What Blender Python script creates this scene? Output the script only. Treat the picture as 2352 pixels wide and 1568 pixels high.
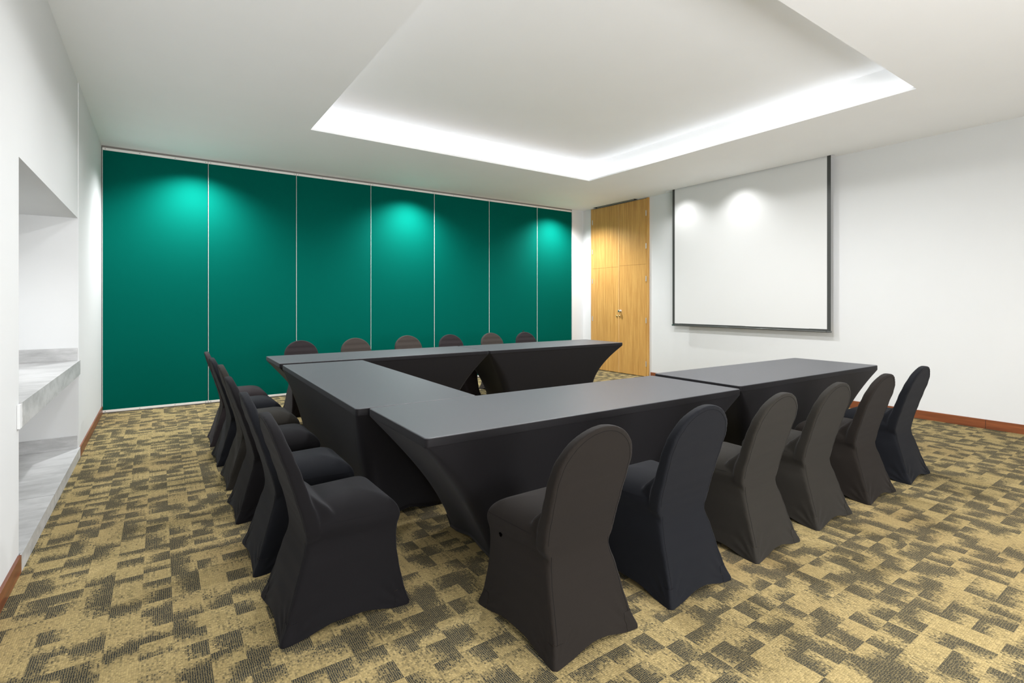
import bpy, bmesh, math, random
import numpy as np
from mathutils import Vector, Matrix
from mathutils.bvhtree import BVHTree

scene = bpy.context.scene
for o in list(bpy.data.objects):
    bpy.data.objects.remove(o)
C = scene.collection
random.seed(7)
R = math.radians

# ------------------------------------------------------------------ camera
CAM_H = 1.36
cd = bpy.data.cameras.new('camera')
cam = bpy.data.objects.new('camera', cd)
C.objects.link(cam)
cam.location = (0, 0, CAM_H)
cam.rotation_euler = (R(90), 0, -R(34.66))
cd.sensor_width = 36.0
cd.lens = 36.0 * 1172.5 / 2352
cd.shift_y = -(784 - 695) / 2352
cd.clip_start = 0.05
scene.camera = cam

# ------------------------------------------------------------------ colour / world
vs = scene.view_settings
vs.view_transform = 'Standard'
vs.look = 'None'
vs.gamma = 1.0
vs.use_curve_mapping = False
vs.exposure = 0.20
scene.cycles.use_denoising = True
scene.cycles.max_bounces = 10
scene.cycles.diffuse_bounces = 8
scene.cycles.sample_clamp_indirect = 6.0
w = bpy.data.worlds.new('world')
scene.world = w
w.use_nodes = True
w.node_tree.nodes['Background'].inputs[0].default_value = (1, 1, 1, 1)
w.node_tree.nodes['Background'].inputs[1].default_value = 0.0

# room dimensions
XL, XR, YG, YB, H = -0.585, 7.36, 8.0, -2.2, 3.29
CX0, CX1, CY0, CY1 = 1.391, 5.62, 1.713, 5.965      # opening of the raised ceiling
SET, HC = 0.14, 3.61                                # cove set-back, upper ceiling height

# ------------------------------------------------------------------ lights
COOL = (0.94, 0.985, 1.0)
NEUT = (0.985, 0.99, 1.0)
WARM = (1.0, 0.935, 0.86)


def spot(x, y, power, color, angle=125, blend=1.0, size=0.05, z=H - 0.03):
    l = bpy.data.lights.new('downlight_or_fill', 'SPOT')
    l.energy = power
    l.color = color
    l.spot_size = R(angle)
    l.spot_blend = blend
    l.shadow_soft_size = size
    o = bpy.data.objects.new('downlight_or_fill', l)
    o.location = (x, y, z)
    C.objects.link(o)
    return o


def strip(x, y, length, rz, power, color=NEUT):
    l = bpy.data.lights.new('cove_strip', 'AREA')
    l.shape = 'RECTANGLE'
    l.size, l.size_y = length, 0.10
    l.energy = power
    l.color = color
    o = bpy.data.objects.new('cove_strip', l)
    o.location = (x, y, H + 0.085)
    o.rotation_euler = (R(90), 0, rz)          # shines sideways onto the cove wall
    C.objects.link(o)


cw, ch = CX1 - CX0 + SET, CY1 - CY0 + SET
mx, my = (CX0 + CX1) / 2, (CY0 + CY1) / 2
# an area lamp turned by R(90) about X shines along +Y; rz turns it to each cove wall
for px, py, ln, rz in ((mx, CY1 + 0.03, cw - 0.1, 0.0), (mx, CY0 - 0.03, cw - 0.1, R(180)),
                       (CX0 - 0.03, my, ch - 0.1, R(90)), (CX1 + 0.03, my, ch - 0.1, R(-90))):
    strip(px, py, ln, rz, 2.1)
for x in (0.38, 3.40, 6.46):
    spot(x, 7.52, 360, NEUT, 138)
# downlights in the raised ceiling (the rim throws the soft shadow line near the top of the walls)
for x, y in ((2.45, 4.45), (4.55, 4.45), (2.45, 2.75), (4.55, 2.75)):
    spot(x, y, 205, NEUT, 172, blend=0.6, size=0.10, z=HC - 0.03)
for y in (4.35, 5.38):
    spot(6.93, y, 34, NEUT, 126)
for x, y in ((0.55, 5.2), (0.55, 3.4)):
    spot(x, y, 60, NEUT, 160, size=0.15)
for x, y, p, c in ((0.8, -0.8, 150, NEUT), (3.0, 0.0, 150, WARM), (5.0, -0.8, 150, WARM)):
    spot(x, y, p, c, 165, size=0.25)  # fill spots added out of view on the camera side
spot(-0.86, 4.9, 24, NEUT, 150, size=0.04, z=2.07)      # fill lamp added under the soffit to brighten the niche
# area lamp added behind the camera as fill, shining through an added opening
l = bpy.data.lights.new('back_fill', 'AREA')
l.shape = 'RECTANGLE'
l.size, l.size_y = 4.2, 1.7
l.energy = 285
l.color = (0.99, 0.99, 1.0)
o = bpy.data.objects.new('back_fill', l)
o.location = (1.9, YB - 0.15, 1.0)
o.rotation_euler = (R(90), 0, 0)
C.objects.link(o)


# ------------------------------------------------------------------ node helpers
class NT:
    def __init__(self, name):
        self.m = bpy.data.materials.new(name)
        self.m.use_nodes = True
        self.t = self.m.node_tree
        self.n = self.t.nodes
        self.b = self.n['Principled BSDF']

    def new(self, t, **kw):
        n = self.n.new(t)
        for k, v in kw.items():
            setattr(n, k, v)
        return n

    def link(self, a, b):
        self.t.links.new(a, b)

    def put(self, sock, v):
        if hasattr(v, 'is_linked') or isinstance(v, bpy.types.NodeSocket):
            self.link(v, sock)
        else:
            sock.default_value = v

    def math(self, op, a, b=None, c=None, clamp=False):
        n = self.new('ShaderNodeMath', operation=op)
        n.use_clamp = clamp
        self.put(n.inputs[0], a)
        if b is not None:
            self.put(n.inputs[1], b)
        if c is not None:
            self.put(n.inputs[2], c)
        return n.outputs[0]

    def mix(self, f, a, b, blend='MIX'):
        n = self.new('ShaderNodeMix', data_type='RGBA', blend_type=blend)
        self.put(n.inputs[0], f)
        self.put(n.inputs[6], a)
        self.put(n.inputs[7], b)
        return n.outputs[2]

    def pos(self):
        return self.new('ShaderNodeNewGeometry').outputs['Position']

    def objco(self):
        return self.new('ShaderNodeTexCoord').outputs['Object']

    def noise(self, co, scale, detail=3, rough=0.5, stretch=None):
        if stretch:
            mp = self.new('ShaderNodeMapping')
            mp.inputs['Scale'].default_value = stretch
            self.link(co, mp.inputs[0])
            co = mp.outputs[0]
        n = self.new('ShaderNodeTexNoise')
        n.inputs['Scale'].default_value = scale
        n.inputs['Detail'].default_value = detail
        n.inputs['Roughness'].default_value = rough
        self.link(co, n.inputs['Vector'])
        return n.outputs[0]

    def ramp(self, f, stops):
        n = self.new('ShaderNodeValToRGB')
        el = n.color_ramp.elements
        while len(el) < len(stops):
            el.new(0.5)
        for e, (p, c) in zip(el, stops):
            e.position = p
            e.color = (*c, 1)
        self.link(f, n.inputs[0])
        return n.outputs[0]

    def smooth(self, v, lo, hi):
        n = self.new('ShaderNodeMapRange', interpolation_type='SMOOTHSTEP')
        self.put(n.inputs[0], v)
        self.put(n.inputs[1], lo)
        self.put(n.inputs[2], hi)
        return n.outputs[0]

    def bump(self, hgt, strength, dist=0.01):
        n = self.new('ShaderNodeBump')
        n.inputs['Strength'].default_value = strength
        n.inputs['Distance'].default_value = dist
        self.link(hgt, n.inputs['Height'])
        self.link(n.outputs[0], self.b.inputs['Normal'])

    def base(self, c):
        self.put(self.b.inputs['Base Color'], c if not isinstance(c, tuple) or len(c) == 4 else (*c, 1))

    def set(self, **kw):
        for k, v in kw.items():
            self.b.inputs[k.replace('_', ' ')].default_value = v


def plain(name, col, rough=0.6, metal=0.0, spec=0.5):
    k = NT(name)
    k.base(col)
    k.set(Roughness=rough, Metallic=metal)
    k.b.inputs['Specular IOR Level'].default_value = spec * 0.5
    return k.m


def paint(name, col, bump=0.06):
    k = NT(name)
    p = k.pos()
    n = k.noise(p, 1.7, 4)
    d = tuple(c * 0.955 for c in col)
    k.base(k.mix(n, (*d, 1), (*col, 1)))
    k.set(Roughness=0.75)
    k.b.inputs['Specular IOR Level'].default_value = 0.25
    n2 = k.noise(p, 14, 5, 0.6)
    k.bump(n2, bump, 0.01)
    return k.m


def carpet():
    k = NT('carpet_weave')
    sep = k.new('ShaderNodeSeparateXYZ')
    k.link(k.pos(), sep.inputs[0])
    X, Y = sep.outputs[0], sep.outputs[1]
    u = k.math('DIVIDE', k.math('SUBTRACT', X, 0.049 - 1.14), 0.114)
    v = k.math('DIVIDE', k.math('SUBTRACT', Y, 3.671 - 6.48), 0.1085)
    iu, iv = k.math('FLOOR', u), k.math('FLOOR', v)
    fu, fv = k.math('FRACT', u), k.math('FRACT', v)

    def rnd(a, b, off=0.0):
        cx = k.new('ShaderNodeCombineXYZ')
        k.put(cx.inputs[0], a)
        k.put(cx.inputs[1], b)
        cx.inputs[2].default_value = off
        wn = k.new('ShaderNodeTexWhiteNoise', noise_dimensions='3D')
        k.link(cx.outputs[0], wn.inputs['Vector'])
        s = k.new('ShaderNodeSeparateColor')
        k.link(wn.outputs['Color'], s.inputs[0])
        return s.outputs[0], s.outputs[1], s.outputs[2]
    r, g, b = rnd(iu, iv)
    r2, g2, b2 = rnd(iu, iv, 5.3)
    fx = k.math('GREATER_THAN', r, 0.40)
    fy = k.math('GREATER_THAN', g, 0.60)

    def flip(f, s):      # s ? 1-f : f
        return k.math('ADD', k.math('MULTIPLY', f, k.math('SUBTRACT', 1.0, k.math('MULTIPLY', s, 2.0))), s)
    gx, gy = flip(fu, fx), flip(fv, fy)
    par = k.math('MODULO', k.math('ADD', k.math('ADD', iu, iv), k.math('GREATER_THAN', g2, 0.80)), 2.0)
    wx = k.math('ADD', 0.22, k.math('MULTIPLY', par, 0.78))
    wy = k.math('SUBTRACT', 1.0, k.math('MULTIPLY', par, 0.62))
    # three kinds of cell: shaded from one side, shaded from the near or far edge, and nearly plain
    ta = k.math('MULTIPLY', k.smooth(b, 0.10, 0.20), wx)
    tb = k.math('MULTIPLY', k.smooth(b2, 0.16, 0.26), wy)
    ex = k.math('MULTIPLY', k.math('MULTIPLY', k.math('POWER', gx, k.math('ADD', 0.45, k.math('MULTIPLY', r2, 0.7))), ta),
                k.math('ADD', 0.55, k.math('MULTIPLY', gy, 0.45)))
    ey = k.math('MULTIPLY', k.math('MULTIPLY', k.math('POWER', gy, k.math('ADD', 0.6, k.math('MULTIPLY', g2, 1.4))), tb),
                k.math('ADD', 0.55, k.math('MULTIPLY', gx, 0.45)))
    D = k.math('MAXIMUM', ex, ey)
    D = k.math('ADD', k.math('MULTIPLY', D, 0.86), 0.19)
    # stitches
    wob = k.noise(k.pos(), 55, 2, 0.6)
    wob2 = k.noise(k.pos(), 75, 2, 0.6, (1.0, 1.3, 1.0))
    su = k.math('ADD', k.math('MULTIPLY', u, 15.0), k.math('MULTIPLY', wob, 1.3))
    sv = k.math('ADD', k.math('MULTIPLY', v, 13.0), k.math('MULTIPLY', wob2, 2.2))
    n1, n2, _ = rnd(k.math('FLOOR', su), k.math('FLOOR', sv), 2.1)
    m1, _, _ = rnd(k.math('FLOOR', su), iv, 7.7)
    thr = k.math('ADD', k.math('ADD', k.math('MULTIPLY', n1, 0.30), k.math('MULTIPLY', m1, 0.12)), 0.21)
    on = k.smooth(D, k.math('SUBTRACT', thr, 0.22), k.math('ADD', thr, 0.22))
    cu = k.math('ABSOLUTE', k.math('SUBTRACT', k.math('FRACT', su), 0.5))
    cv = k.math('ABSOLUTE', k.math('SUBTRACT', k.math('FRACT', sv), 0.5))
    line = k.math('SUBTRACT', 1.0, k.smooth(cu, 0.30, 0.50))
    dot = k.math('SUBTRACT', 1.0, k.math('MULTIPLY', k.smooth(cv, 0.26, 0.5), 0.50))
    dark = k.math('MULTIPLY', on, k.math('MULTIPLY', line, dot))
    tan = k.mix(n2, CARPET_TAN_A, CARPET_TAN_B)
    big = k.noise(k.pos(), 0.9, 3)
    tan = k.mix(k.smooth(big, 0.42, 0.70), tan, CARPET_WARM_SHADE)  # brownish patches paint warm floor shade into the carpet colour
    tan = k.mix(k.math('MULTIPLY', on, 0.20), tan, (0.10, 0.085, 0.045, 1))
    col = k.mix(dark, tan, CARPET_DARK)
    gro = k.math('MULTIPLY', k.math('MAXIMUM', k.smooth(cu, 0.30, 0.5), k.smooth(cv, 0.30, 0.5)), 0.34)
    col = k.mix(gro, col, (0.12, 0.10, 0.06, 1))
    k.base(col)
    k.set(Roughness=0.95)
    k.b.inputs['Specular IOR Level'].default_value = 0.1
    hgt = k.math('SUBTRACT', 1.0, k.math('MULTIPLY', k.math('ADD', cu, cv), 1.0))
    k.bump(hgt, 0.5, 0.003)
    return k.m


CARPET_TAN_A = (0.290, 0.225, 0.100, 1)
CARPET_TAN_B = (0.420, 0.325, 0.150, 1)
CARPET_WARM_SHADE = (0.320, 0.235, 0.105, 1)
CARPET_DARK = (0.022, 0.026, 0.026, 1)


def fabric(name, col, rough=0.80, sheen=0.04, grain=0.26, spec=0.25):
    k = NT(name)
    co = k.objco()
    n = k.noise(co, 300, 3, 0.8)
    a = tuple(c * (1 - grain * 1.6) for c in col)
    b = tuple(c * (1 + grain * 1.6) for c in col)
    k.base(k.mix(n, (*a, 1), (*b, 1)))
    k.set(Roughness=rough)
    k.b.inputs['Specular IOR Level'].default_value = spec * 0.5
    k.b.inputs['Sheen Weight'].default_value = sheen
    k.b.inputs['Sheen Roughness'].default_value = 0.55
    k.b.inputs['Sheen Tint'].default_value = (0.9, 0.92, 1, 1)
    n2 = k.noise(co, 500, 1)
    k.bump(n2, 0.10, 0.002)
    return k.m


def wood(name, c1, c2, axis=2, scale=1.0, rough=0.38):
    k = NT(name)
    st = [9.0, 9.0, 9.0]
    st[axis] = 0.45
    co = k.pos()
    n = k.noise(co, 3.0 * scale, 6, 0.62, tuple(st))
    st2 = [60.0, 60.0, 60.0]
    st2[axis] = 1.4
    n2 = k.noise(co, 3.0 * scale, 3, 0.6, tuple(st2))
    f = k.math('ADD', k.math('MULTIPLY', n, 0.65), k.math('MULTIPLY', n2, 0.35))
    k.base(k.ramp(f, [(0.36, c1), (0.52, tuple((a + b) / 2 for a, b in zip(c1, c2))), (0.66, c2)]))
    k.set(Roughness=rough)
    k.bump(n2, 0.05, 0.004)
    return k.m


def marble():
    k = NT('grey_marble')
    co = k.pos()
    n = k.noise(co, 2.3, 8, 0.62, (1.0, 1.0, 3.0))
    w_ = k.noise(co, 7.0, 6, 0.7, (0.6, 2.2, 3.0))
    f = k.math('ADD', k.math('MULTIPLY', n, 0.6), k.math('MULTIPLY', w_, 0.4))
    k.base(k.ramp(f, [(0.30, (0.30, 0.30, 0.30)), (0.47, (0.43, 0.432, 0.432)), (0.55, (0.52, 0.522, 0.522)), (0.70, (0.60, 0.602, 0.602))]))
    k.set(Roughness=0.42)
    return k.m


def green():
    k = NT('green_felt')
    co = k.pos()
    n = k.noise(co, 260, 2, 0.7)
    n2 = k.noise(co, 1.3, 3)
    c = k.mix(n, (0.0, 0.073, 0.054, 1), (0.0, 0.097, 0.074, 1))
    c = k.mix(k.math('MULTIPLY', n2, 0.25), c, (0.0, 0.092, 0.068, 1))
    k.base(c)
    k.set(Roughness=0.8)
    k.b.inputs['Specular IOR Level'].default_value = 0.02
    k.bump(n, 0.15, 0.002)
    return k.m


M = dict(
    wall=paint('wall_paint', (0.672, 0.682, 0.685)),
    ceil=paint('ceiling_paint', (0.93, 0.94, 0.955), 0.04),
    carpet=carpet(), marble=marble(), green=green(),
    rail=plain('aluminium_rail', (0.75, 0.73, 0.70), 0.4),
    dark=plain('dark_recess', (0.03, 0.03, 0.028), 0.8),
    track=plain('track_metal', (0.20, 0.19, 0.175), 0.5),
    chrome=plain('chrome', (0.8, 0.8, 0.8), 0.12, 1.0),
    brass=plain('aged_brass', (0.55, 0.42, 0.22), 0.3, 1.0),
    hinge=plain('hinge_metal', (0.62, 0.60, 0.56), 0.35, 0.7),
    screw=plain('screw_head', (0.10, 0.10, 0.10), 0.5),
    door=wood('door_veneer', (0.43, 0.215, 0.055), (0.66, 0.385, 0.115)),
    doorpale=wood('door_stile_veneer', (0.55, 0.32, 0.12), (0.70, 0.45, 0.19)),
    base=wood('mahogany_skirting', (0.115, 0.032, 0.012), (0.27, 0.085, 0.030), 1, 1.0, 0.35),
    screen=plain('screen_cloth', (0.645, 0.65, 0.645), 0.7, 0, 0.2),
    border=plain('screen_border', (0.055, 0.058, 0.055), 0.35),
    bar=plain('screen_bar', (0.10, 0.105, 0.10), 0.25, 0.3),
    blade=plain('diffuser_blade', (0.42, 0.42, 0.36), 0.5),
    grout=plain('grout', (0.25, 0.25, 0.25), 0.8),
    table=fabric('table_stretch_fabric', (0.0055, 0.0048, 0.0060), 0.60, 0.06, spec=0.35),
    tabletop=fabric('lit_top_table_fabric', (0.023, 0.0235, 0.028), 0.45, 0.14, spec=0.9),  # same cover cloth, lightened to paint in light on the tops
    f_neutral=fabric('fabric_black', (0.0030, 0.0025, 0.0032)),
    f_blue=fabric('fabric_blue_black', (0.0036, 0.0042, 0.0062)),
    f_warm=fabric('fabric_brown_black', (0.0100, 0.0076, 0.0058)),
    f_olive=fabric('fabric_olive_grey', (0.0165, 0.0145, 0.0115)),
    f_taupe=fabric('fabric_taupe', (0.042, 0.034, 0.029)),
    f_plum=fabric('fabric_plum_black', (0.020, 0.0155, 0.0165)),
    seam=plain('seam_thread', (0.008, 0.008, 0.009), 0.9, 0, 0.1),
    hole=plain('hole_shadow_cloth', (0.0006, 0.0006, 0.0006), 1.0, 0, 0.0),
)


# ------------------------------------------------------------------ mesh helpers
def link_mesh(name, me, mat, parent=None, smooth=False):
    o = bpy.data.objects.new(name, me)
    C.objects.link(o)
    if mat is not None and len(me.materials) == 0:
        me.materials.append(mat)
    if parent is not None:
        o.parent = parent
    if smooth:
        for p in me.polygons:
            p.use_smooth = True
    return o


def obj(name, bm, mat, parent=None, smooth=False, bevel=0.0):
    if bevel > 0:
        bmesh.ops.bevel(bm, geom=[e for e in bm.edges], offset=bevel, segments=2, affect='EDGES', profile=0.6)
    bmesh.ops.recalc_face_normals(bm, faces=bm.faces)
    me = bpy.data.meshes.new(name)
    bm.to_mesh(me)
    bm.free()
    return link_mesh(name, me, mat, parent, smooth)


def add_box(bm, x0, x1, y0, y1, z0, z1):
    v = [bm.verts.new(p) for p in ((x0, y0, z0), (x1, y0, z0), (x1, y1, z0), (x0, y1, z0),
                                   (x0, y0, z1), (x1, y0, z1), (x1, y1, z1), (x0, y1, z1))]
    for f in ((0, 3, 2, 1), (4, 5, 6, 7), (0, 1, 5, 4), (1, 2, 6, 5), (2, 3, 7, 6), (3, 0, 4, 7)):
        bm.faces.new([v[i] for i in f])


def bx(*a):
    bm = bmesh.new()
    add_box(bm, *a)
    return bm


def add_cyl(bm, p0, p1, r0, r1=None, n=16, cap=True):
    r1 = r0 if r1 is None else r1
    a, b = Vector(p0), Vector(p1)
    d = (b - a).normalized()
    up = Vector((0, 0, 1)) if abs(d.z) < 0.9 else Vector((1, 0, 0))
    s = d.cross(up).normalized()
    t = d.cross(s)
    ra, rb = [], []
    for i in range(n):
        q = 2 * math.pi * i / n
        e = s * math.cos(q) + t * math.sin(q)
        ra.append(bm.verts.new(a + e * r0))
        rb.append(bm.verts.new(b + e * r1))
    for i in range(n):
        j = (i + 1) % n
        bm.faces.new((ra[i], ra[j], rb[j], rb[i]))
    if cap:
        bm.faces.new(ra[::-1])
        bm.faces.new(rb)


def add_lathe(bm, origin, axis, prof, n=20):
    """prof: list of (distance along axis, radius)"""
    o, d = Vector(origin), Vector(axis).normalized()
    up = Vector((0, 0, 1)) if abs(d.z) < 0.9 else Vector((1, 0, 0))
    s = d.cross(up).normalized()
    t = d.cross(s)
    rings = []
    for h_, r in prof:
        rings.append([bm.verts.new(o + d * h_ + (s * math.cos(2 * math.pi * i / n) + t * math.sin(2 * math.pi * i / n)) * max(r, 1e-4)) for i in range(n)])
    for a, b in zip(rings, rings[1:]):
        for i in range(n):
            j = (i + 1) % n
            bm.faces.new((a[i], a[j], b[j], b[i]))
    bm.faces.new(rings[0][::-1])
    bm.faces.new(rings[-1])


def tube_path(bm, pts, r, n=6):
    prev = None
    for i, p in enumerate(pts):
        p = Vector(p)
        d = (Vector(pts[min(i + 1, len(pts) - 1)]) - Vector(pts[max(i - 1, 0)])).normalized()
        up = Vector((0, 0, 1)) if abs(d.z) < 0.9 else Vector((1, 0, 0))
        s = d.cross(up).normalized()
        t = d.cross(s)
        ring = [bm.verts.new(p + (s * math.cos(2 * math.pi * q / n) + t * math.sin(2 * math.pi * q / n)) * r) for q in range(n)]
        if prev:
            for q in range(n):
                k = (q + 1) % n
                bm.faces.new((prev[q], prev[k], ring[k], ring[q]))
        prev = ring


def thing(name, label, cat, loc=(0, 0, 0), rz=0.0, group=None):
    o = bpy.data.objects.new(name, None)
    o.empty_display_size = 0.2
    C.objects.link(o)
    o.location = loc
    o.rotation_euler = (0, 0, rz)
    o['label'], o['category'] = label, cat
    if group:
        o['group'] = group
    return o


def tag(o, label, cat, group=None):
    o['label'], o['category'] = label, cat
    if group:
        o['group'] = group
    return o


def struct(o):
    o['kind'] = 'structure'
    return o


def holed(bm, u0, u1, v0, v1, holes, t0, t1, axis):
    """slab spanning u,v with rectangular holes; thickness t0..t1 along axis"""
    us = sorted({u0, u1, *[h[0] for h in holes], *[h[1] for h in holes]})
    vv = sorted({v0, v1, *[h[2] for h in holes], *[h[3] for h in holes]})
    for a, b in zip(us, us[1:]):
        for c, d in zip(vv, vv[1:]):
            mu, mv = (a + b) / 2, (c + d) / 2
            if any(h[0] < mu < h[1] and h[2] < mv < h[3] for h in holes):
                continue
            if axis == 2:
                add_box(bm, a, b, c, d, t0, t1)
            elif axis == 0:
                add_box(bm, t0, t1, a, b, c, d)
            else:
                add_box(bm, a, b, t0, t1, c, d)


# ------------------------------------------------------------------ the room
NX = XL - 0.62          # back of the niche
NY0, NY1, NZ1 = 3.55, 5.845, 2.10
VX0, VX1, VY0, VY1 = 7.265, 7.352, 6.50, 7.60      # air slot in the ceiling over the door
SX0, SX1, SY0, SY1 = 7.225, 7.285, 3.09, 5.78      # screen slot

struct(obj('floor', bx(XL - 0.75, XR + 0.2, YB - 0.2, YG + 0.35, -0.1, 0.0), M['carpet']))

bm = bmesh.new()
T = 0.022
holed(bm, XL - 0.2, XR + 0.2, YB - 0.2, YG + 0.3,
      [(CX0, CX1, CY0, CY1), (VX0, VX1, VY0, VY1), (SX0, SX1, SY0, SY1)], H, H + T, 2)
# raised part: cove walls and upper ceiling
a0, a1, b0, b1 = CX0 - SET, CX1 + SET, CY0 - SET, CY1 + SET
add_box(bm, a0 - 0.05, a0, b0 - 0.05, b1 + 0.05, H + T, HC)
add_box(bm, a1, a1 + 0.05, b0 - 0.05, b1 + 0.05, H + T, HC)
add_box(bm, a0, a1, b0 - 0.05, b0, H + T, HC)
add_box(bm, a0, a1, b1, b1 + 0.05, H + T, HC)
add_box(bm, a0 - 0.05, a1 + 0.05, b0 - 0.05, b1 + 0.05, HC, HC + 0.05)
struct(obj('ceiling', bm, M['ceil']))

bm = bmesh.new()
holed(bm, YB, YG + 0.3, 0.0, H, [(NY0, NY1, 0.0, NZ1)], XL - 0.2, XL, 0)
add_box(bm, NX - 0.1, NX, NY0 - 0.05, NY1 + 0.05, 0, NZ1)            # niche back
add_box(bm, NX, XL - 0.2, NY0 - 0.05, NY0, 0, NZ1)
add_box(bm, NX, XL - 0.2, NY1, NY1 + 0.05, 0, NZ1)
add_box(bm, NX, XL - 0.2, NY0, NY1, NZ1, NZ1 + 0.05)
add_box(bm, XL, XL + 0.005, NY1, YG, 0, H)                           # the far stretch stands slightly proud
struct(obj('wall_left', bm, M['wall']))
struct(obj('wall_right', bx(XR, XR + 0.2, YB, YG + 0.3, 0, H), M['wall']))
bm = bmesh.new()
holed(bm, XL, XR, 0, H, [(-0.25, 4.05, 0.10, 1.90)], YB - 0.2, YB, 1)
struct(obj('wall_back', bm, M['wall']))
bm = bmesh.new()
for x in (-0.25, 0.81, 1.87, 2.93, 3.99):
    add_box(bm, x, x + 0.06, YB - 0.12, YB - 0.06, 0.10, 1.90)
for z in (0.10, 1.84):
    add_box(bm, -0.25, 4.05, YB - 0.121, YB - 0.059, z, z + 0.06)
struct(obj('added_window_1', bm, M['rail']))  # unseen frame added around the opening for the fill lamp
# far wall behind the partition, with the white pier at its right end
bm = bx(XL, XR, YG + 0.12, YG + 0.3, 0, H)
add_box(bm, 7.045, XR, YG, YG + 0.12, 0, H)
add_box(bm, XR - 0.014, XR, 7.745, 7.915, 0, H - 0.03)
struct(obj('wall_far', bm, M['wall']))

# wooden skirting
BH = 0.088
bm = bmesh.new()
for y0, y1 in ((NY1 + 0.04, 6.62), (6.622, YG - 0.002)):
    add_box(bm, XL + 0.004, XL + 0.017, y0, y1, 0.0, BH)
for y0, y1 in ((YB + 0.01, 1.0), (1.003, NY0 - 0.02)):
    add_box(bm, XL - 0.001, XL + 0.014, y0, y1, 0.0, BH)
struct(obj('baseboard_left', bm, M['base'], bevel=0.002))
bm = bmesh.new()
for y0, y1 in ((YB + 0.01, 0.2), (0.2035, 1.625), (1.6285, 3.4), (3.4035, 5.0), (5.0035, 6.20)):
    add_box(bm, XR - 0.016, XR, y0, y1, 0.0, 0.098)
struct(obj('baseboard_right', bm, M['base'], bevel=0.002))

# marble counter and plinth of the niche
t = thing('marble_counter', 'pale grey marble counter slab running through the white wall niche', 'counter', (XL, 4.7, 0.73))
def slab(name, zt_, ya, yb, t):
    bm = bmesh.new()
    A, B = NY0 - 4.7 + 0.002, NY1 - 4.7 - 0.002
    pts = [(NX - XL + 0.002, A), (0.0065, A), (0.0065, ya), (0.014, ya), (0.014, yb), (0.0065, yb), (0.0065, B), (NX - XL + 0.002, B)]
    lo = [bm.verts.new((x, y, 0.0)) for x, y in pts]
    hi = [bm.verts.new((x, y, zt_)) for x, y in pts]
    bm.faces.new(lo[::-1])
    bm.faces.new(hi)
    for i in range(8):
        bm.faces.new((lo[i], lo[(i + 1) % 8], hi[(i + 1) % 8], hi[i]))
    return obj(name, bm, M['marble'], t)
slab('counter_top', 0.125, NY0 - 4.7 + 0.002, NY1 - 4.7 + 0.03, t)
o = obj('upstand', bx(NX - XL + 0.002, -0.004, NY1 - 4.7 - 0.014, NY1 - 4.7 - 0.002, 0.1255, 0.235), M['marble'], t, bevel=0.001)
o = obj('end_cap', bx(0.0005, 0.012, NY0 - 4.7 - 0.045, NY0 - 4.7 + 0.001, -0.004, 0.118), M['wall'], t, bevel=0.002)
o['label'] = 'white painted end cap'
t = thing('marble_plinth', 'low grey marble plinth on the floor of the wall niche', 'plinth', (XL, 4.7, 0))
slab('plinth_top', 0.088, NY0 - 4.7 - 0.02, NY1 - 4.7 + 0.035, t)
o = obj('upstand', bx(NX - XL + 0.002, -0.004, NY1 - 4.7 - 0.014, NY1 - 4.7 - 0.002, 0.0885, 0.197), M['marble'], t, bevel=0.001)
bm = bx(NX - XL + 0.002, 0.0145, 4.512 - 4.7 - 0.0015, 4.512 - 4.7 + 0.0015, 0.0, 0.0885)
obj('tile_joint', bm, M['grout'], t)

# ------------------------------------------------------------------ green folding partition
joints = [-0.574, 0.545, 1.664, 2.785, 3.902, 5.018, 6.132, 7.035]
struct(obj('trim_1', bx(XL + 0.006, 7.045, YG + 0.004, YG + 0.115, H - 0.022, H), M['track']))      # ceiling track
struct(obj('trim_2', bx(XL + 0.006, -0.580, YG + 0.01, YG + 0.10, 0.0, H - 0.024), M['track']))
plabels = ['leftmost green fabric partition panel beside the white niche wall, bright light spot near its top right',
           'second green fabric partition panel from the left, behind the row of left chairs',
           'third green fabric partition panel from the left, above the far left table corner',
           'fourth green fabric partition panel from the left, bright light pool near its top',
           'fifth green fabric partition panel from the left, darker at its top',
           'sixth green fabric partition panel from the left, last full-width one',
           'narrow rightmost green fabric partition panel next to the white pier, light spot at its top']
for i, (x0, x1) in enumerate(zip(joints, joints[1:])):
    g = 0.0025
    t = thing('partition_panel', plabels[i], 'partition panel', ((x0 + x1) / 2, YG, 0), 0, 'green folding partition panels')
    hw = (x1 - x0) / 2
    zt = H - 0.058
    obj('fabric_face', bx(-hw + g + 0.004, hw - g - 0.004, 0.0, 0.06, 0.042, zt), M['green'], t)
    o = obj('top_rail', bx(-hw + g, hw - g, -0.006, 0.055, zt + 0.001, H - 0.026), M['rail'], t, bevel=0.0015)
    for sx in (-hw + 0.03, -hw / 3, hw / 3, hw - 0.03):
        bm = bmesh.new()
        add_cyl(bm, (sx, -0.0075, zt + 0.016), (sx, -0.005, zt + 0.016), 0.0045, n=8)
        obj('screw', bm, M['screw'], o)
    o = obj('bottom_rail', bx(-hw + g, hw - g, -0.006, 0.055, 0.012, 0.040), M['rail'], t, bevel=0.0015)
    for sx in (-hw + 0.03, -hw / 3, hw / 3, hw - 0.03):
        bm = bmesh.new()
        add_cyl(bm, (sx, -0.0075, 0.026), (sx, -0.005, 0.026), 0.0045, n=8)
        obj('screw', bm, M['screw'], o)
    obj('floor_seal', bx(-hw + g, hw - g, 0.004, 0.05, 0.0, 0.0115), M['track'], t)
    obj('edge_strip', bx(-hw + 0.0008, -hw + 0.0052, -0.003, 0.05, 0.012, H - 0.03), M['rail'], t)

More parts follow.
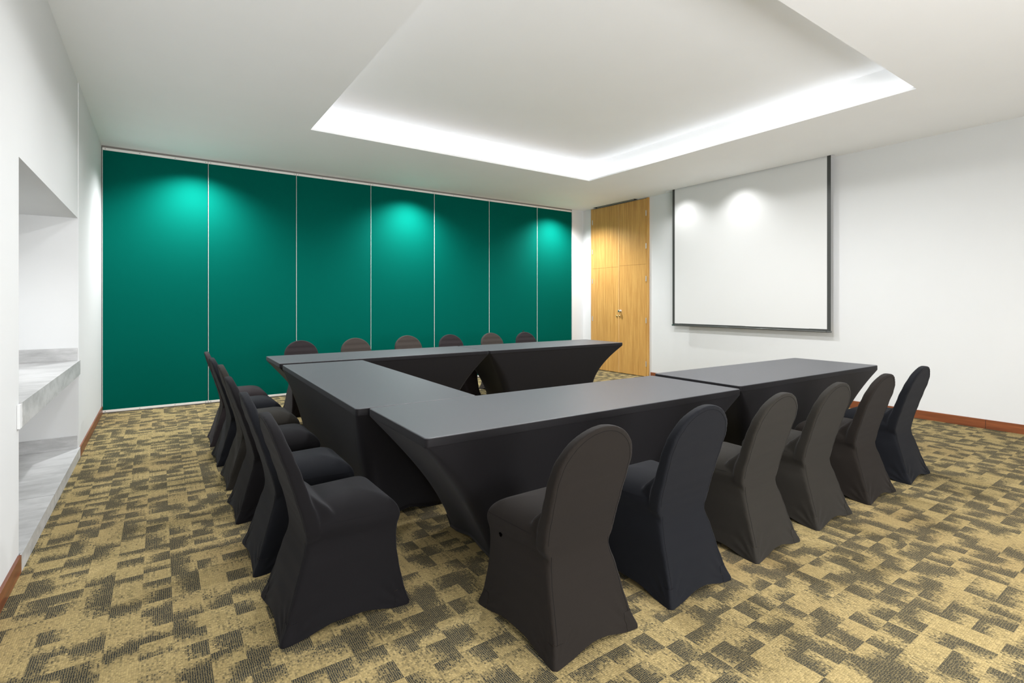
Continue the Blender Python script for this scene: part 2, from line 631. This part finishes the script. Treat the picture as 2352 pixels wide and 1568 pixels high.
# ------------------------------------------------------------------ double door
t = bpy.data.objects.new('door_1', None)
C.objects.link(t)
t['kind'] = 'structure'
t.location = (XR, 6.98, 0)
DY0, DY1, DZ = 6.232 - 6.98, 7.738 - 6.98, 3.268
mid = 6.955 - 6.98
bm = bmesh.new()
add_box(bm, -0.030, -0.001, DY0, DY0 + 0.05, 0, DZ + 0.012)
add_box(bm, -0.030, -0.001, DY1 - 0.05, DY1, 0, DZ + 0.012)
obj('door_frame', bm, M['door'], t, bevel=0.002)
obj('door_gap', bx(-0.012, -0.002, DY0 + 0.05, DY1 - 0.05, 0.0, DZ + 0.012), M['dark'], t)
for nm, y0, y1, hy in (('right', DY0 + 0.054, mid - 0.002, DY0 + 0.052), ('left', mid + 0.002, DY1 - 0.054, DY1 - 0.052)):
    bm = bmesh.new()
    zj = 2.055 if nm == 'left' else 2.07
    add_box(bm, -0.034, -0.013, y0, y1, 0.012, zj - 0.0015)
    leaf = obj('door_leaf', bm, M['door'], t)
    obj('upper_panel', bx(-0.034 - (0.0006 if nm == 'left' else 0), -0.013, y0, y1, zj + 0.0015, DZ), M['door'], leaf)
    leaf['label'] = 'hinged oak veneer leaf on the %s' % nm
    if nm == 'right':
        obj('astragal', bx(-0.040, -0.0345, mid - 0.012, mid + 0.006, 0.012, DZ - 0.0), M['doorpale'], leaf, bevel=0.001)
        bm = bmesh.new()
        add_lathe(bm, (-0.0345, 6.912 - 6.98, 1.200), (-1, 0, 0), [(0, 0.028), (0.006, 0.027), (0.008, 0.013), (0.024, 0.012), (0.032, 0.022), (0.042, 0.028), (0.052, 0.025), (0.058, 0.012)])
        o = obj('door_knob', bm, M['chrome'], leaf, True)
        o['label'] = 'round chrome knob'
        ys = 6.935
    else:
        ys = 7.005
    bm = bmesh.new()
    add_lathe(bm, (-0.0345, ys - 6.98, 1.102), (-1, 0, 0), [(0, 0.021), (0.003, 0.021), (0.007, 0.017), (0.012, 0.015), (0.016, 0.006)])
    o = obj('lock_rose', bm, M['brass'], leaf, True)
    for z in (3.0, 2.40, 1.80, 1.035, 0.24):
        bm = bmesh.new()
        add_cyl(bm, (-0.038, hy, z - 0.05), (-0.038, hy, z + 0.05), 0.007, n=10)
        add_box(bm, -0.0365, -0.0345, hy - 0.012, hy + 0.012, z - 0.045, z + 0.045)
        obj('hinge', bm, M['hinge'], t)

# ------------------------------------------------------------------ air slot over the door
t = thing('air_diffuser', 'dark slotted air diffuser set in the ceiling above the wooden double door', 'air vent', ((VX0 + VX1) / 2, (VY0 + VY1) / 2, H))
hx, hy = (VX1 - VX0) / 2, (VY1 - VY0) / 2
bm = bmesh.new()
add_box(bm, -hx, -hx + 0.012, -hy, hy, -0.004, 0.10)
add_box(bm, hx - 0.012, hx, -hy, hy, -0.004, 0.10)
add_box(bm, -hx + 0.012, hx - 0.012, -hy, -hy + 0.02, -0.004, 0.10)
add_box(bm, -hx + 0.012, hx - 0.012, hy - 0.02, hy, -0.004, 0.10)
add_box(bm, -hx, hx, -hy, hy, 0.1005, 0.11)
obj('frame', bm, M['dark'], t)
obj('blade', bx(-0.012, 0.022, -hy + 0.07, hy - 0.07, -0.003, 0.003), M['blade'], t)

# ------------------------------------------------------------------ projection screen
SCX, SY_A, SY_B = 7.25, 3.130, 5.640
yc = (SY_A + SY_B) / 2
t = thing('projection_screen', 'white pull-down projection screen with black borders hanging before the right wall', 'projection screen', (SCX, yc, 0.978))
hy = (SY_B - SY_A) / 2
zt = H + 0.10 - 0.978
bm = bmesh.new()
nseg = 40
for x in (-0.001, 0.0):
    pass
rows = 24
grid = []
for i in range(rows + 1):
    z = 0.030 + (zt - 0.030) * i / rows
    row = []
    for j in range(nseg + 1):
        y = -hy + 0.046 + (2 * hy - 0.092) * j / nseg
        row.append((-0.0012 + 0.0015 * math.sin(3.0 * y) * (1 - i / rows), y, z))
    grid.append(row)
vg = [[bm.verts.new(p) for p in r_] for r_ in grid]
vb = [[bm.verts.new((p[0] + 0.0018, p[1], p[2])) for p in r_] for r_ in grid]
for i in range(rows):
    for j in range(nseg):
        bm.faces.new((vg[i][j], vg[i][j + 1], vg[i + 1][j + 1], vg[i + 1][j]))
        bm.faces.new((vb[i][j], vb[i + 1][j], vb[i + 1][j + 1], vb[i][j + 1]))
obj('screen_surface', bm, M['screen'], t, True)
bm = bmesh.new()
add_box(bm, -0.0015, 0.0012, -hy, -hy + 0.046, 0.002, zt)
add_box(bm, -0.0015, 0.0012, hy - 0.046, hy, 0.002, zt)
add_box(bm, -0.0015, 0.0012, -hy + 0.046, hy - 0.046, 0.002, 0.032)
obj('black_border', bm, M['border'], t)
bm = bmesh.new()
add_cyl(bm, (-0.002, -hy - 0.006, 0.0), (-0.002, hy + 0.006, 0.0), 0.013, n=14)
obj('bottom_bar', bm, M['bar'], t, True)
for s in (-1, 1):
    bm = bx(-0.018, -0.015, s * (hy - 0.03) - 0.02, s * (hy - 0.03) + 0.02, 0.0, 0.008)
    obj('bar_clip', bm, M['chrome'], t)
bm = bmesh.new()
add_cyl(bm, (0.0, -hy, zt + 0.0), (0.0, hy, zt + 0.0), 0.028, n=16)
obj('roller', bm, M['screen'], t, True)
# dark recess the screen drops out of
bm = bmesh.new()
add_box(bm, SX0 - 0.01, SX0, SY0, SY1, H + T, H + 0.2)
add_box(bm, SX1, SX1 + 0.01, SY0, SY1, H + T, H + 0.2)
add_box(bm, SX0, SX1, SY0 - 0.01, SY0, H + T, H + 0.2)
add_box(bm, SX0, SX1, SY1, SY1 + 0.01, H + T, H + 0.2)
add_box(bm, SX0 - 0.01, SX1 + 0.01, SY0 - 0.01, SY1 + 0.01, H + 0.2, H + 0.21)
struct(obj('trim_3', bm, M['dark']))


# ------------------------------------------------------------------ covered tables
def rect_ring(xa, xb, ya, yb, r, z, nx=40, ny=14, nc=6):
    """ring of points (fixed count), corners rounded by r; starts at the middle of no side, goes CCW from (xa+r, ya)"""
    pts = []
    cs = ((xb - r, ya + r, -90), (xb - r, yb - r, 0), (xa + r, yb - r, 90), (xa + r, ya + r, 180))
    st = ((xa + r, ya), (xb, ya + r), (xb - r, yb), (xa, yb - r))
    en = ((xb - r, ya), (xb, yb - r), (xa + r, yb), (xa, ya + r))
    for s in range(4):
        n = nx if s % 2 == 0 else ny
        for i in range(n):
            f = i / n
            pts.append((st[s][0] + (en[s][0] - st[s][0]) * f, st[s][1] + (en[s][1] - st[s][1]) * f, z))
        cx, cy, a0 = cs[s]
        for i in range(nc):
            a = R(a0 + 90 * i / nc)
            pts.append((cx + r * math.cos(a), cy + r * math.sin(a), z))
    return pts


def make_table(cx, cy, L, W, zt, rz, label, left, right, ins=(0.13, 0.14)):
    """left/right = (inset at the floor, exponent) of the short ends"""
    t = thing('covered_table', label, 'table', (cx, cy, 0), R(rz), 'tables in black stretch covers')
    band = 0.045
    zb = zt - band
    rings = []
    nrow = 26

    def ext(z):
        q = max(z, 0) / zb
        xa = -L / 2 + left[0] * (1 - q ** left[1])
        xb = L / 2 - right[0] * (1 - q ** right[1])
        ya = -W / 2 + ins[0] * (1 - q ** 1.2)
        yb = W / 2 - ins[1] * (1 - q ** 1.2)
        return xa, xb, ya, yb
    xa0, xb0, ya0, yb0 = ext(0)
    for i in range(nrow + 1):
        q = i / nrow
        z = zb * q
        xa, xb, ya, yb = ext(z)
        d = 0.0015
        xa, xb, ya, yb = xa + d, xb - d, ya + d, yb - d
        r = 0.018 + 0.075 * math.sin(math.pi * min(1, q * 1.02)) ** 0.8
        ring = rect_ring(xa, xb, ya, yb, r, z)
        out = []
        for (x, y, zz) in ring:
            # saddle: mid-sides of the stretched cloth draw inwards; hem arches between the feet
            tx = (x - xa) / (xb - xa)
            ty = (y - ya) / (yb - ya)
            sag = math.sin(math.pi * q)
            yin = 0.030 * sag * (1 - abs(2 * ty - 1) ** 0) 
            dcx = min(x - xa, xb - x)
            dcy = min(y - ya, yb - y)
            dd = math.hypot(max(dcx, 0), max(dcy, 0))
            s_ = min(1, max(0, (dd - 0.05) / 0.25))
            s_ = s_ * s_ * (3 - 2 * s_)
            arch = 0.035 * s_ * (1 - q) ** 2.2
            # short ends: cloth pulled in towards the middle
            e = 4 * ty * (1 - ty) * 0.028 * sag
            if tx < 0.04:
                x += e
            if tx > 0.96:
                x -= e
            # gathers near the feet
            f = max(0, 1 - dd / 0.22) * (1 - q) ** 3
            x += 0.002 * f * math.sin(dd * 140 + y * 60)
            out.append((x, y, zz + arch))
        rings.append(out)
    n = len(rings[0])
    bm = bmesh.new()
    vr = [[bm.verts.new(p) for p in r_] for r_ in rings]
    # turn-under at the hem
    und = [bm.verts.new((p[0] * 0.985, p[1] * 0.97, p[2] + 0.004)) for p in rings[0]]
    for i in range(n):
        j = (i + 1) % n
        bm.faces.new((und[i], und[j], vr[0][j], vr[0][i]))
        for a, b in zip(vr, vr[1:]):
            bm.faces.new((a[i], a[j], b[j], b[i]))
    obj('skirt', bm, M['table'], t, True)
    # top with its taut band
    prof = [(0.004, zb - 0.0015), (0.0005, zb), (0.0, zb + 0.006), (0.0, zt - 0.007), (0.0008, zt - 0.0035), (0.0030, zt - 0.0008), (0.006, zt)]
    bm = bmesh.new()
    vr = []
    for d, z in prof:
        ring = rect_ring(-L / 2 + d, L / 2 - d, -W / 2 + d, W / 2 - d, 0.020, z)
        out = []
        for (x, y, zz) in ring:
            if zz < zt - 0.02:
                zz += 0.0035 * math.sin(y * 17 + 1) * math.sin(y * 31 + 1) * max(0.0, (abs(x) - L / 2 + 0.03) / 0.03)
            out.append(bm.verts.new((x, y, zz)))
        vr.append(out)
    for a, b in zip(vr, vr[1:]):
        for i in range(n):
            j = (i + 1) % n
            bm.faces.new((a[i], a[j], b[j], b[i]))
    ctr = bmesh.ops.create_vert if False else None
    bm.faces.new(vr[-1])
    bm.faces.new(vr[0][::-1])
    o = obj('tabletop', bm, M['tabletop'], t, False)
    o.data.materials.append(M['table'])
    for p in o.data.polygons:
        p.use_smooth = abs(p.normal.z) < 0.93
        p.material_index = 0 if p.normal.z > 0.6 else 1  # upward faces take the lightened copy of the cloth
    # foot pockets
    for px, py in ((xa0, ya0), (xb0, ya0), (xb0, yb0), (xa0, yb0)):
        sx, sy = (1 if px < 0 else -1), (1 if py < 0 else -1)
        bm = bmesh.new()
        rr = []
        for z, s in ((0.0, 1.0), (0.012, 1.04), (0.05, 1.0), (0.075, 0.9)):
            k = z / zb
            e = ext(z)
            ex = e[0] if px < 0 else e[1]
            ey = e[2] if py < 0 else e[3]
            ctrp = Vector((ex + sx * 0.028, ey + sy * 0.028, z))
            rr.append([bm.verts.new((ctrp.x + 0.027 * s * math.cos(2 * math.pi * i / 16), ctrp.y + 0.027 * s * math.sin(2 * math.pi * i / 16), z)) for i in range(16)])
        for a, b in zip(rr, rr[1:]):
            for i in range(16):
                j = (i + 1) % 16
                bm.faces.new((a[i], a[j], b[j], b[i]))
        bm.faces.new(rr[0][::-1])
        bm.faces.new(rr[-1])
        obj('foot_pocket', bm, M['table'], t, True)
    return t


# near row (two), left table joining them, far row (two)
make_table(2.212, 2.500, 2.425, 0.815, 0.745, -1.15, 'black stretch-covered table nearest the camera, first of the near row', (0.45, 1.25), (0.45, 1.5))
make_table(4.597, 2.470, 2.255, 0.800, 0.757, -1.3, 'black stretch-covered table at the right end of the near row, by the right wall', (0.36, 1.3), (0.50, 2.0))
t_mid = make_table(1.375, 4.205, 2.520, 0.800, 0.742, 90 - 1.5, 'black stretch-covered table in the middle of the left side, joining the near and far rows', (0.17, 2.6), (0.30, 2.0), (0.16, 0.16))
make_table(2.220, 5.925, 2.450, 0.850, 0.752, -0.5, 'black stretch-covered table at the left end of the far row', (0.45, 1.3), (0.45, 1.3))
make_table(4.660, 5.905, 2.385, 0.850, 0.750, -0.6, 'black stretch-covered table at the right end of the far row, in front of the door', (0.38, 1.2), (0.50, 2.0))


# ------------------------------------------------------------------ banquet chair in a stretch cover
# local frame: back feet at y=0, chair faces +Y
def interp(tab, z):
    if z <= tab[0][0]:
        return tab[0][1:]
    for a, b in zip(tab, tab[1:]):
        if z <= b[0]:
            f = (z - a[0]) / (b[0] - a[0])
            f = f * f * (3 - 2 * f) * 0.4 + f * 0.6
            return tuple(p + (q - p) * f for p, q in zip(a[1:], b[1:]))
    return tab[-1][1:]


# z, rear y, front y, half width rear, half width front
SK = [(0.0, -0.006, 0.520, 0.222, 0.222), (0.08, 0.016, 0.508, 0.207, 0.212), (0.17, 0.044, 0.492, 0.196, 0.205), (0.25, 0.068, 0.481, 0.188, 0.203),
      (0.31, 0.088, 0.480, 0.175, 0.203), (0.355, 0.102, 0.484, 0.171, 0.206), (0.385, 0.112, 0.494, 0.182, 0.213), (0.42, 0.118, 0.502, 0.190, 0.216)]
# back pad: z, rear y, front y, half width
BK = [(0.22, 0.072, 0.115, 0.130), (0.30, 0.086, 0.130, 0.163), (0.345, 0.094, 0.145, 0.168), (0.385, 0.092, 0.150, 0.190), (0.43, 0.084, 0.146, 0.196), (0.47, 0.074, 0.136, 0.199), (0.55, 0.050, 0.106, 0.201), (0.65, 0.020, 0.073, 0.206),
      (0.73, -0.008, 0.042, 0.205), (0.80, -0.030, 0.016, 0.196), (0.88, -0.052, -0.012, 0.19)]
ZTOP = 0.882


def ring_trap(yr, yf, hr, hf, r, z, n=10, nc=5):
    pts = []
    corners = ((-hr, yr), (hr, yr), (hf, yf), (-hf, yf))
    m = len(corners)
    for i in range(m):
        p = Vector(corners[i]); a = Vector(corners[i - 1]); b = Vector(corners[(i + 1) % m])
        da = (a - p).normalized(); db = (b - p).normalized()
        s = p + da * r; e = p + db * r
        for k in range(nc + 1):
            f = k / nc
            q = s * (1 - f) ** 2 + p * 2 * f * (1 - f) + e * f * f
            pts.append(Vector((q.x, q.y, z)))
        nxt = b - db * r if False else None
        b2 = Vector(corners[(i + 1) % m])
        e2 = b2 + (p - b2).normalized() * r
        for k in range(1, n):
            q = e + (e2 - e) * (k / n)
            pts.append(Vector((q.x, q.y, z)))
    return pts


def loft(bm, rings):
    vr = [[bm.verts.new(p) for p in r_] for r_ in rings]
    n = len(vr[0])
    for a, b in zip(vr, vr[1:]):
        for i in range(n):
            j = (i + 1) % n
            bm.faces.new((a[i], a[j], b[j], b[i]))
    bm.faces.new(vr[0][::-1])
    bm.faces.new(vr[-1])


def chair_mesh():
    bm = bmesh.new()
    rings = []
    for z in np.linspace(0, 0.40, 22):
        yr, yf, hr, hf = interp(SK, z)
        rings.append(ring_trap(yr, yf, hr, hf, 0.012 + 0.022 * (z / 0.42) ** 2, z))
    yr, yf, hr, hf = SK[-1][1:]
    cx_, cy_ = 0, (yr + yf) / 2
    base = rings[-1]
    for z in 0.40 + 0.112 * np.sin(np.linspace(0.08, 1.5, 14)):
        u_ = (z - 0.40) / 0.1125
        s = max(0.0, 1 - u_ ** 2.0) ** (1 / 2.7)
        s = max(s, 0.05)
        rings.append([Vector((p.x * s, cy_ - 0.05 * (1 - s) + (p.y - cy_) * s, z)) for p in base])
    loft(bm, rings)
    # back pad
    rings = []
    zc = 0.700
    zs = list(np.linspace(0.22, zc, 30)) + [zc + (ZTOP - zc) * math.sin(a) for a in np.linspace(0.08, math.pi / 2 - 0.02, 18)]
    for z in zs:
        yr, yf, hw = interp(BK, z)
        if z > zc:
            hw = interp(BK, zc)[2] * math.sqrt(max(1 - ((z - zc) / (ZTOP - zc)) ** 2.0, 0.0004))
        hw = max(hw, 0.02)
        rings.append(ring_trap(yr, yf, hw, hw, min(0.012, hw * 0.6), z))
    loft(bm, rings)
    # slight web where the cloth climbs from seat to back
    rings = []
    for z, y0, y1, hw in ((0.34, 0.10, 0.24, 0.15), (0.44, 0.09, 0.22, 0.188), (0.49, 0.08, 0.185, 0.188), (0.52, 0.07, 0.15, 0.186), (0.555, 0.06, 0.115, 0.184)):
        rings.append(ring_trap(y0, y1, hw, hw - 0.01, 0.015, z))
    loft(bm, rings)
    bmesh.ops.recalc_face_normals(bm, faces=bm.faces)
    me = bpy.data.meshes.new('chair_source')
    bm.to_mesh(me)
    bm.free()
    o = bpy.data.objects.new('chair_source', me)
    C.objects.link(o)
    rm = o.modifiers.new('r', 'REMESH')
    rm.mode = 'VOXEL'
    rm.voxel_size = 0.006
    sm = o.modifiers.new('s', 'SMOOTH')
    sm.factor = 0.5
    sm.iterations = 6
    dg = bpy.context.evaluated_depsgraph_get()
    ev = o.evaluated_get(dg)
    m2 = bpy.data.meshes.new_from_object(ev, depsgraph=dg)
    bpy.data.objects.remove(o)
    nv = len(m2.vertices)
    co = np.empty(nv * 3)
    m2.vertices.foreach_get('co', co)
    co = co.reshape(-1, 3)
    faces = [tuple(p.vertices) for p in m2.polygons]
    return co, faces


co, faces = chair_mesh()
feet = np.array([(-0.215, 0.004), (0.215, 0.004), (-0.215, 0.512), (0.215, 0.512)])
zmin = co[:, 2].min()
co[:, 2] -= zmin
# drop the underside
keep = []
for f in faces:
    zz = [co[i, 2] for i in f]
    if max(zz) < 0.012:
        a, b, c = (co[i] for i in f[:3])
        if abs(np.cross(b - a, c - a)[2]) > 0.6 * np.linalg.norm(np.cross(b - a, c - a)):
            continue
    keep.append(f)
faces = keep
zlow = co[:, 2].copy()
d = np.min([np.hypot(co[:, 0] - fx, co[:, 1] - fy) for fx, fy in feet], axis=0)
s = np.clip((d - 0.035) / 0.17, 0, 1)
s = s * s * (3 - 2 * s)
arch = 0.030 * s
lowm = zlow < 0.24
co[lowm, 2] = zlow[lowm] + arch[lowm] * (1 - zlow[lowm] / 0.24) ** 1.2
# gathers fanning up from the rear feet, and the feet pulled slightly outwards
cxm, cym = 0.0, 0.26
for fx, fy in feet:
    dx, dy = co[:, 0] - fx, co[:, 1] - fy
    hd = np.hypot(dx, dy)
    ang = np.arctan2(co[:, 2] + 0.004, hd + 1e-4)
    rad = np.sqrt(hd ** 2 + co[:, 2] ** 2)
    amp = 0.0022 * np.exp(-((rad - 0.09) / 0.06) ** 2) * (co[:, 2] < 0.2)
    wv = np.sin(ang * 15)
    nx_, ny_ = co[:, 0] - cxm, co[:, 1] - cym
    nn = np.hypot(nx_, ny_) + 1e-6
    co[:, 0] += nx_ / nn * amp * wv
    co[:, 1] += ny_ / nn * amp * wv
    pull = 0.010 * np.exp(-(rad / 0.045) ** 2)
    co[:, 0] += np.sign(fx) * pull
    co[:, 1] += (-1 if fy < 0.2 else 1) * pull
# vertex normals of the whole cover
fa = np.array([f for f in faces if len(f) == 4])
tris = [f for f in faces if len(f) == 3]
vn = np.zeros_like(co)
fn = np.cross(co[fa[:, 2]] - co[fa[:, 0]], co[fa[:, 3]] - co[fa[:, 1]])
for k in range(4):
    np.add.at(vn, fa[:, k], fn)
vn /= (np.linalg.norm(vn, axis=1, keepdims=True) + 1e-12)
fc = np.array([co[list(f)].mean(0) for f in faces])
fnn = np.array([vn[list(f)].mean(0) for f in faces])


def yrear(z):
    return interp(BK, z)[0]


def classify(c, n):
    x, y, z = c
    if z < 0.072:
        for i, (fx, fy) in enumerate(feet):
            if abs(x - fx) < 0.050 and abs(y - fy) < 0.050:
                return 'foot_pocket%d' % i
    if z > 0.52:
        return 'backrest'
    if z > 0.365 and y < interp(BK, z)[1] + 0.012 + 0.03 * max(0, (z - 0.44)) / 0.1:
        if z > 0.43 or n[1] < -0.35:
            return 'backrest'
    if z > 0.372:
        return 'seat'
    return 'skirt'


parts = {}
for i, f in enumerate(faces):
    parts.setdefault(classify(fc[i], fnn[i]), []).append(i)
bvh = BVHTree.FromPolygons([tuple(p) for p in co], faces)


def part_mesh(name, ids, push=0.0):
    used = sorted({v for i in ids for v in faces[i]})
    mp = {v: k for k, v in enumerate(used)}
    vv = co[used] + vn[used] * push
    me = bpy.data.meshes.new(name)
    me.from_pydata([tuple(p) for p in vv], [], [tuple(mp[v] for v in faces[i]) for i in ids])
    for p in me.polygons:
        p.use_smooth = True
    me.materials.append(M['f_neutral'])
    me.update()
    me.normals_split_custom_set_from_vertices([tuple(n) for n in vn[used]])
    return me


chair_parts = []
for nm, ids in sorted(parts.items()):
    base_nm = nm.rstrip('0123')
    chair_parts.append((base_nm, part_mesh(base_nm, ids, 0.0012 if base_nm == 'foot_pocket' else 0.0)))


def on_surface(p, d, off=0.0004):
    hit = bvh.ray_cast(Vector(p), Vector(d).normalized())
    if hit[0] is None:
        return None
    return hit[0] + hit[1] * off


def seam_meshes():
    out = []

    def one(name, pts, r):
        bm = bmesh.new()
        tube_path(bm, [p for p in pts if p], r, 5)
        me = bpy.data.meshes.new(name)
        bm.to_mesh(me)
        bm.free()
        me.materials.append(M['seam'])
        out.append((name, me))
    for s in (-1, 1):
        one('back_seam', [on_surface((s * (interp(SK, z)[2] - 0.016), -0.6, z), (0, 1, 0)) for z in np.linspace(0.035, 0.36, 24)], 0.0007)
        one('seat_seam', [on_surface((s * 0.6, y, 0.425), (-s, 0, 0)) for y in np.linspace(0.19, 0.478, 24)], 0.0007)
    rim = [(-(interp(BK, z)[2] - 0.018), z) for z in np.linspace(0.41, 0.68, 16)]
    rim += [(-0.186 * math.cos(a), 0.690 + 0.172 * math.sin(a)) for a in np.linspace(0.03, math.pi - 0.03, 50)]
    rim += [(interp(BK, z)[2] - 0.018, z) for z in np.linspace(0.68, 0.41, 16)]
    one('rim_seam', [on_surface((x, -0.6, z), (0, 1, 0)) for x, z in rim], 0.0006)
    return out


def recolor(o, mat):
    o.material_slots[0].link = 'OBJECT'
    o.material_slots[0].material = mat


proto = thing('banquet_chair', '', 'chair')
for nm, me in chair_parts:
    o = bpy.data.objects.new(nm, me)
    C.objects.link(o)
    o.parent = proto
for nm, me in seam_meshes():
    o = bpy.data.objects.new(nm, me)
    C.objects.link(o)
    o.parent = proto
used = [False]


def place(x, y, deg, mat, label, group, sz=1.0):
    if not used[0]:
        r = proto
        used[0] = True
        kids = list(proto.children)
    else:
        r = proto.copy()
        C.objects.link(r)
        kids = []
        for ch in list(proto.children):
            c = ch.copy()
            C.objects.link(c)
            c.parent = r
            kids.append(c)
    r.location = (x, y, 0)
    r.rotation_euler = (0, 0, R(deg))
    r.scale = (1, 1, sz)
    r['label'], r['category'], r['group'] = label, 'chair', group
    for c in kids:
        if 'seam' not in c.name:
            recolor(c, M[mat])
    return r


G1 = 'covered chairs along the near tables'
near = [(1.425, 1.470, 0.5, 'f_warm', 1.000, 'brown-black covered banquet chair nearest the camera, small hole in its side below the seat'),
        (2.090, 1.466, -0.5, 'f_blue', 1.005, 'blue-black covered banquet chair second from the left along the near tables'),
        (2.785, 1.472, 0.5, 'f_olive', 0.990, 'olive-grey covered banquet chair third from the left along the near tables, by the table seam'),
        (3.455, 1.474, -0.4, 'f_olive', 0.985, 'olive-grey covered banquet chair fourth from the left along the near tables'),
        (4.150, 1.466, 0.0, 'f_warm', 0.985, 'brown-grey covered banquet chair fifth from the left along the near tables'),
        (4.840, 1.462, 1.0, 'f_blue', 0.990, 'dark blue-black covered banquet chair at the right end of the near tables')]
for i, (x, y, a, m, s, lb) in enumerate(near):
    r = place(x, y, a, m, lb, G1, s)
    if i == 0:
        first = r
G2 = 'covered chairs along the left table'
left = [(0.405, 2.390, 0.5, 'f_neutral', 1.010, 'black covered banquet chair nearest the camera on the left side, its seat fully in view'),
        (0.400, 3.030, -0.5, 'f_blue', 1.005, 'blue-black covered banquet chair second from the camera on the left side'),
        (0.400, 3.760, 0.5, 'f_neutral', 1.000, 'black covered banquet chair third from the camera on the left side'),
        (0.415, 4.440, 0.0, 'f_olive', 1.010, 'olive-grey covered banquet chair fourth from the camera on the left side'),
        (0.405, 5.090, 1.0, 'f_blue', 1.005, 'blue-black covered banquet chair fifth from the camera on the left side'),
        (0.412, 5.800, -1.0, 'f_plum', 1.000, 'plum-black covered banquet chair farthest from the camera on the left side')]
for x, y, a, m, s, lb in left:
    place(x, y, -90 + a, m, lb, G2, s)
G3 = 'covered chairs between the far tables and the green partition'
far = [(1.505, 6.96, 0, 'f_plum', 0.990, 'plum-black covered chair leftmost behind the far tables, against the green partition'),
       (2.212, 6.96, 0, 'f_taupe', 0.995, 'taupe covered chair second from the left behind the far tables'),
       (2.972, 6.96, 0, 'f_taupe', 1.003, 'taupe covered chair third from the left behind the far tables'),
       (3.668, 6.96, 0, 'f_plum', 0.992, 'plum-grey covered chair fourth from the left behind the far tables'),
       (4.408, 6.96, 0, 'f_taupe', 0.992, 'taupe covered chair fifth from the left behind the far tables'),
       (5.085, 6.96, 0, 'f_plum', 0.982, 'plum-black covered chair rightmost behind the far tables, small loop on its top')]
for x, y, a, m, s, lb in far:
    last = place(x, y, 180 + a, m, lb, G3, s)

# the loop on top of the last far chair
bm = bmesh.new()
lp = [(0.012 * math.cos(a) + 0.02, -0.028, ZTOP + 0.006 + 0.020 * math.sin(a)) for a in np.linspace(-0.4, math.pi + 0.4, 14)]
tube_path(bm, lp, 0.004, 6)
o = obj('fabric_loop', bm, M['f_plum'], last, True)
# the small hole in the first near chair
p = on_surface((-0.6, 0.388, 0.352), (1, 0, 0), 0.0008)
if p is not None:
    bm = bmesh.new()
    vs_ = [bm.verts.new((p.x - 0.0006, p.y + 0.013 * math.cos(a) * (1 + 0.25 * math.sin(3 * a)), p.z + 0.010 * math.sin(a))) for a in np.linspace(0, 2 * math.pi, 13)[:-1]]
    f = bm.faces.new(vs_)
    bmesh.ops.inset_region(bm, faces=[f], thickness=0.002, depth=-0.0006)
    obj('hole', bm, M['hole'], first)
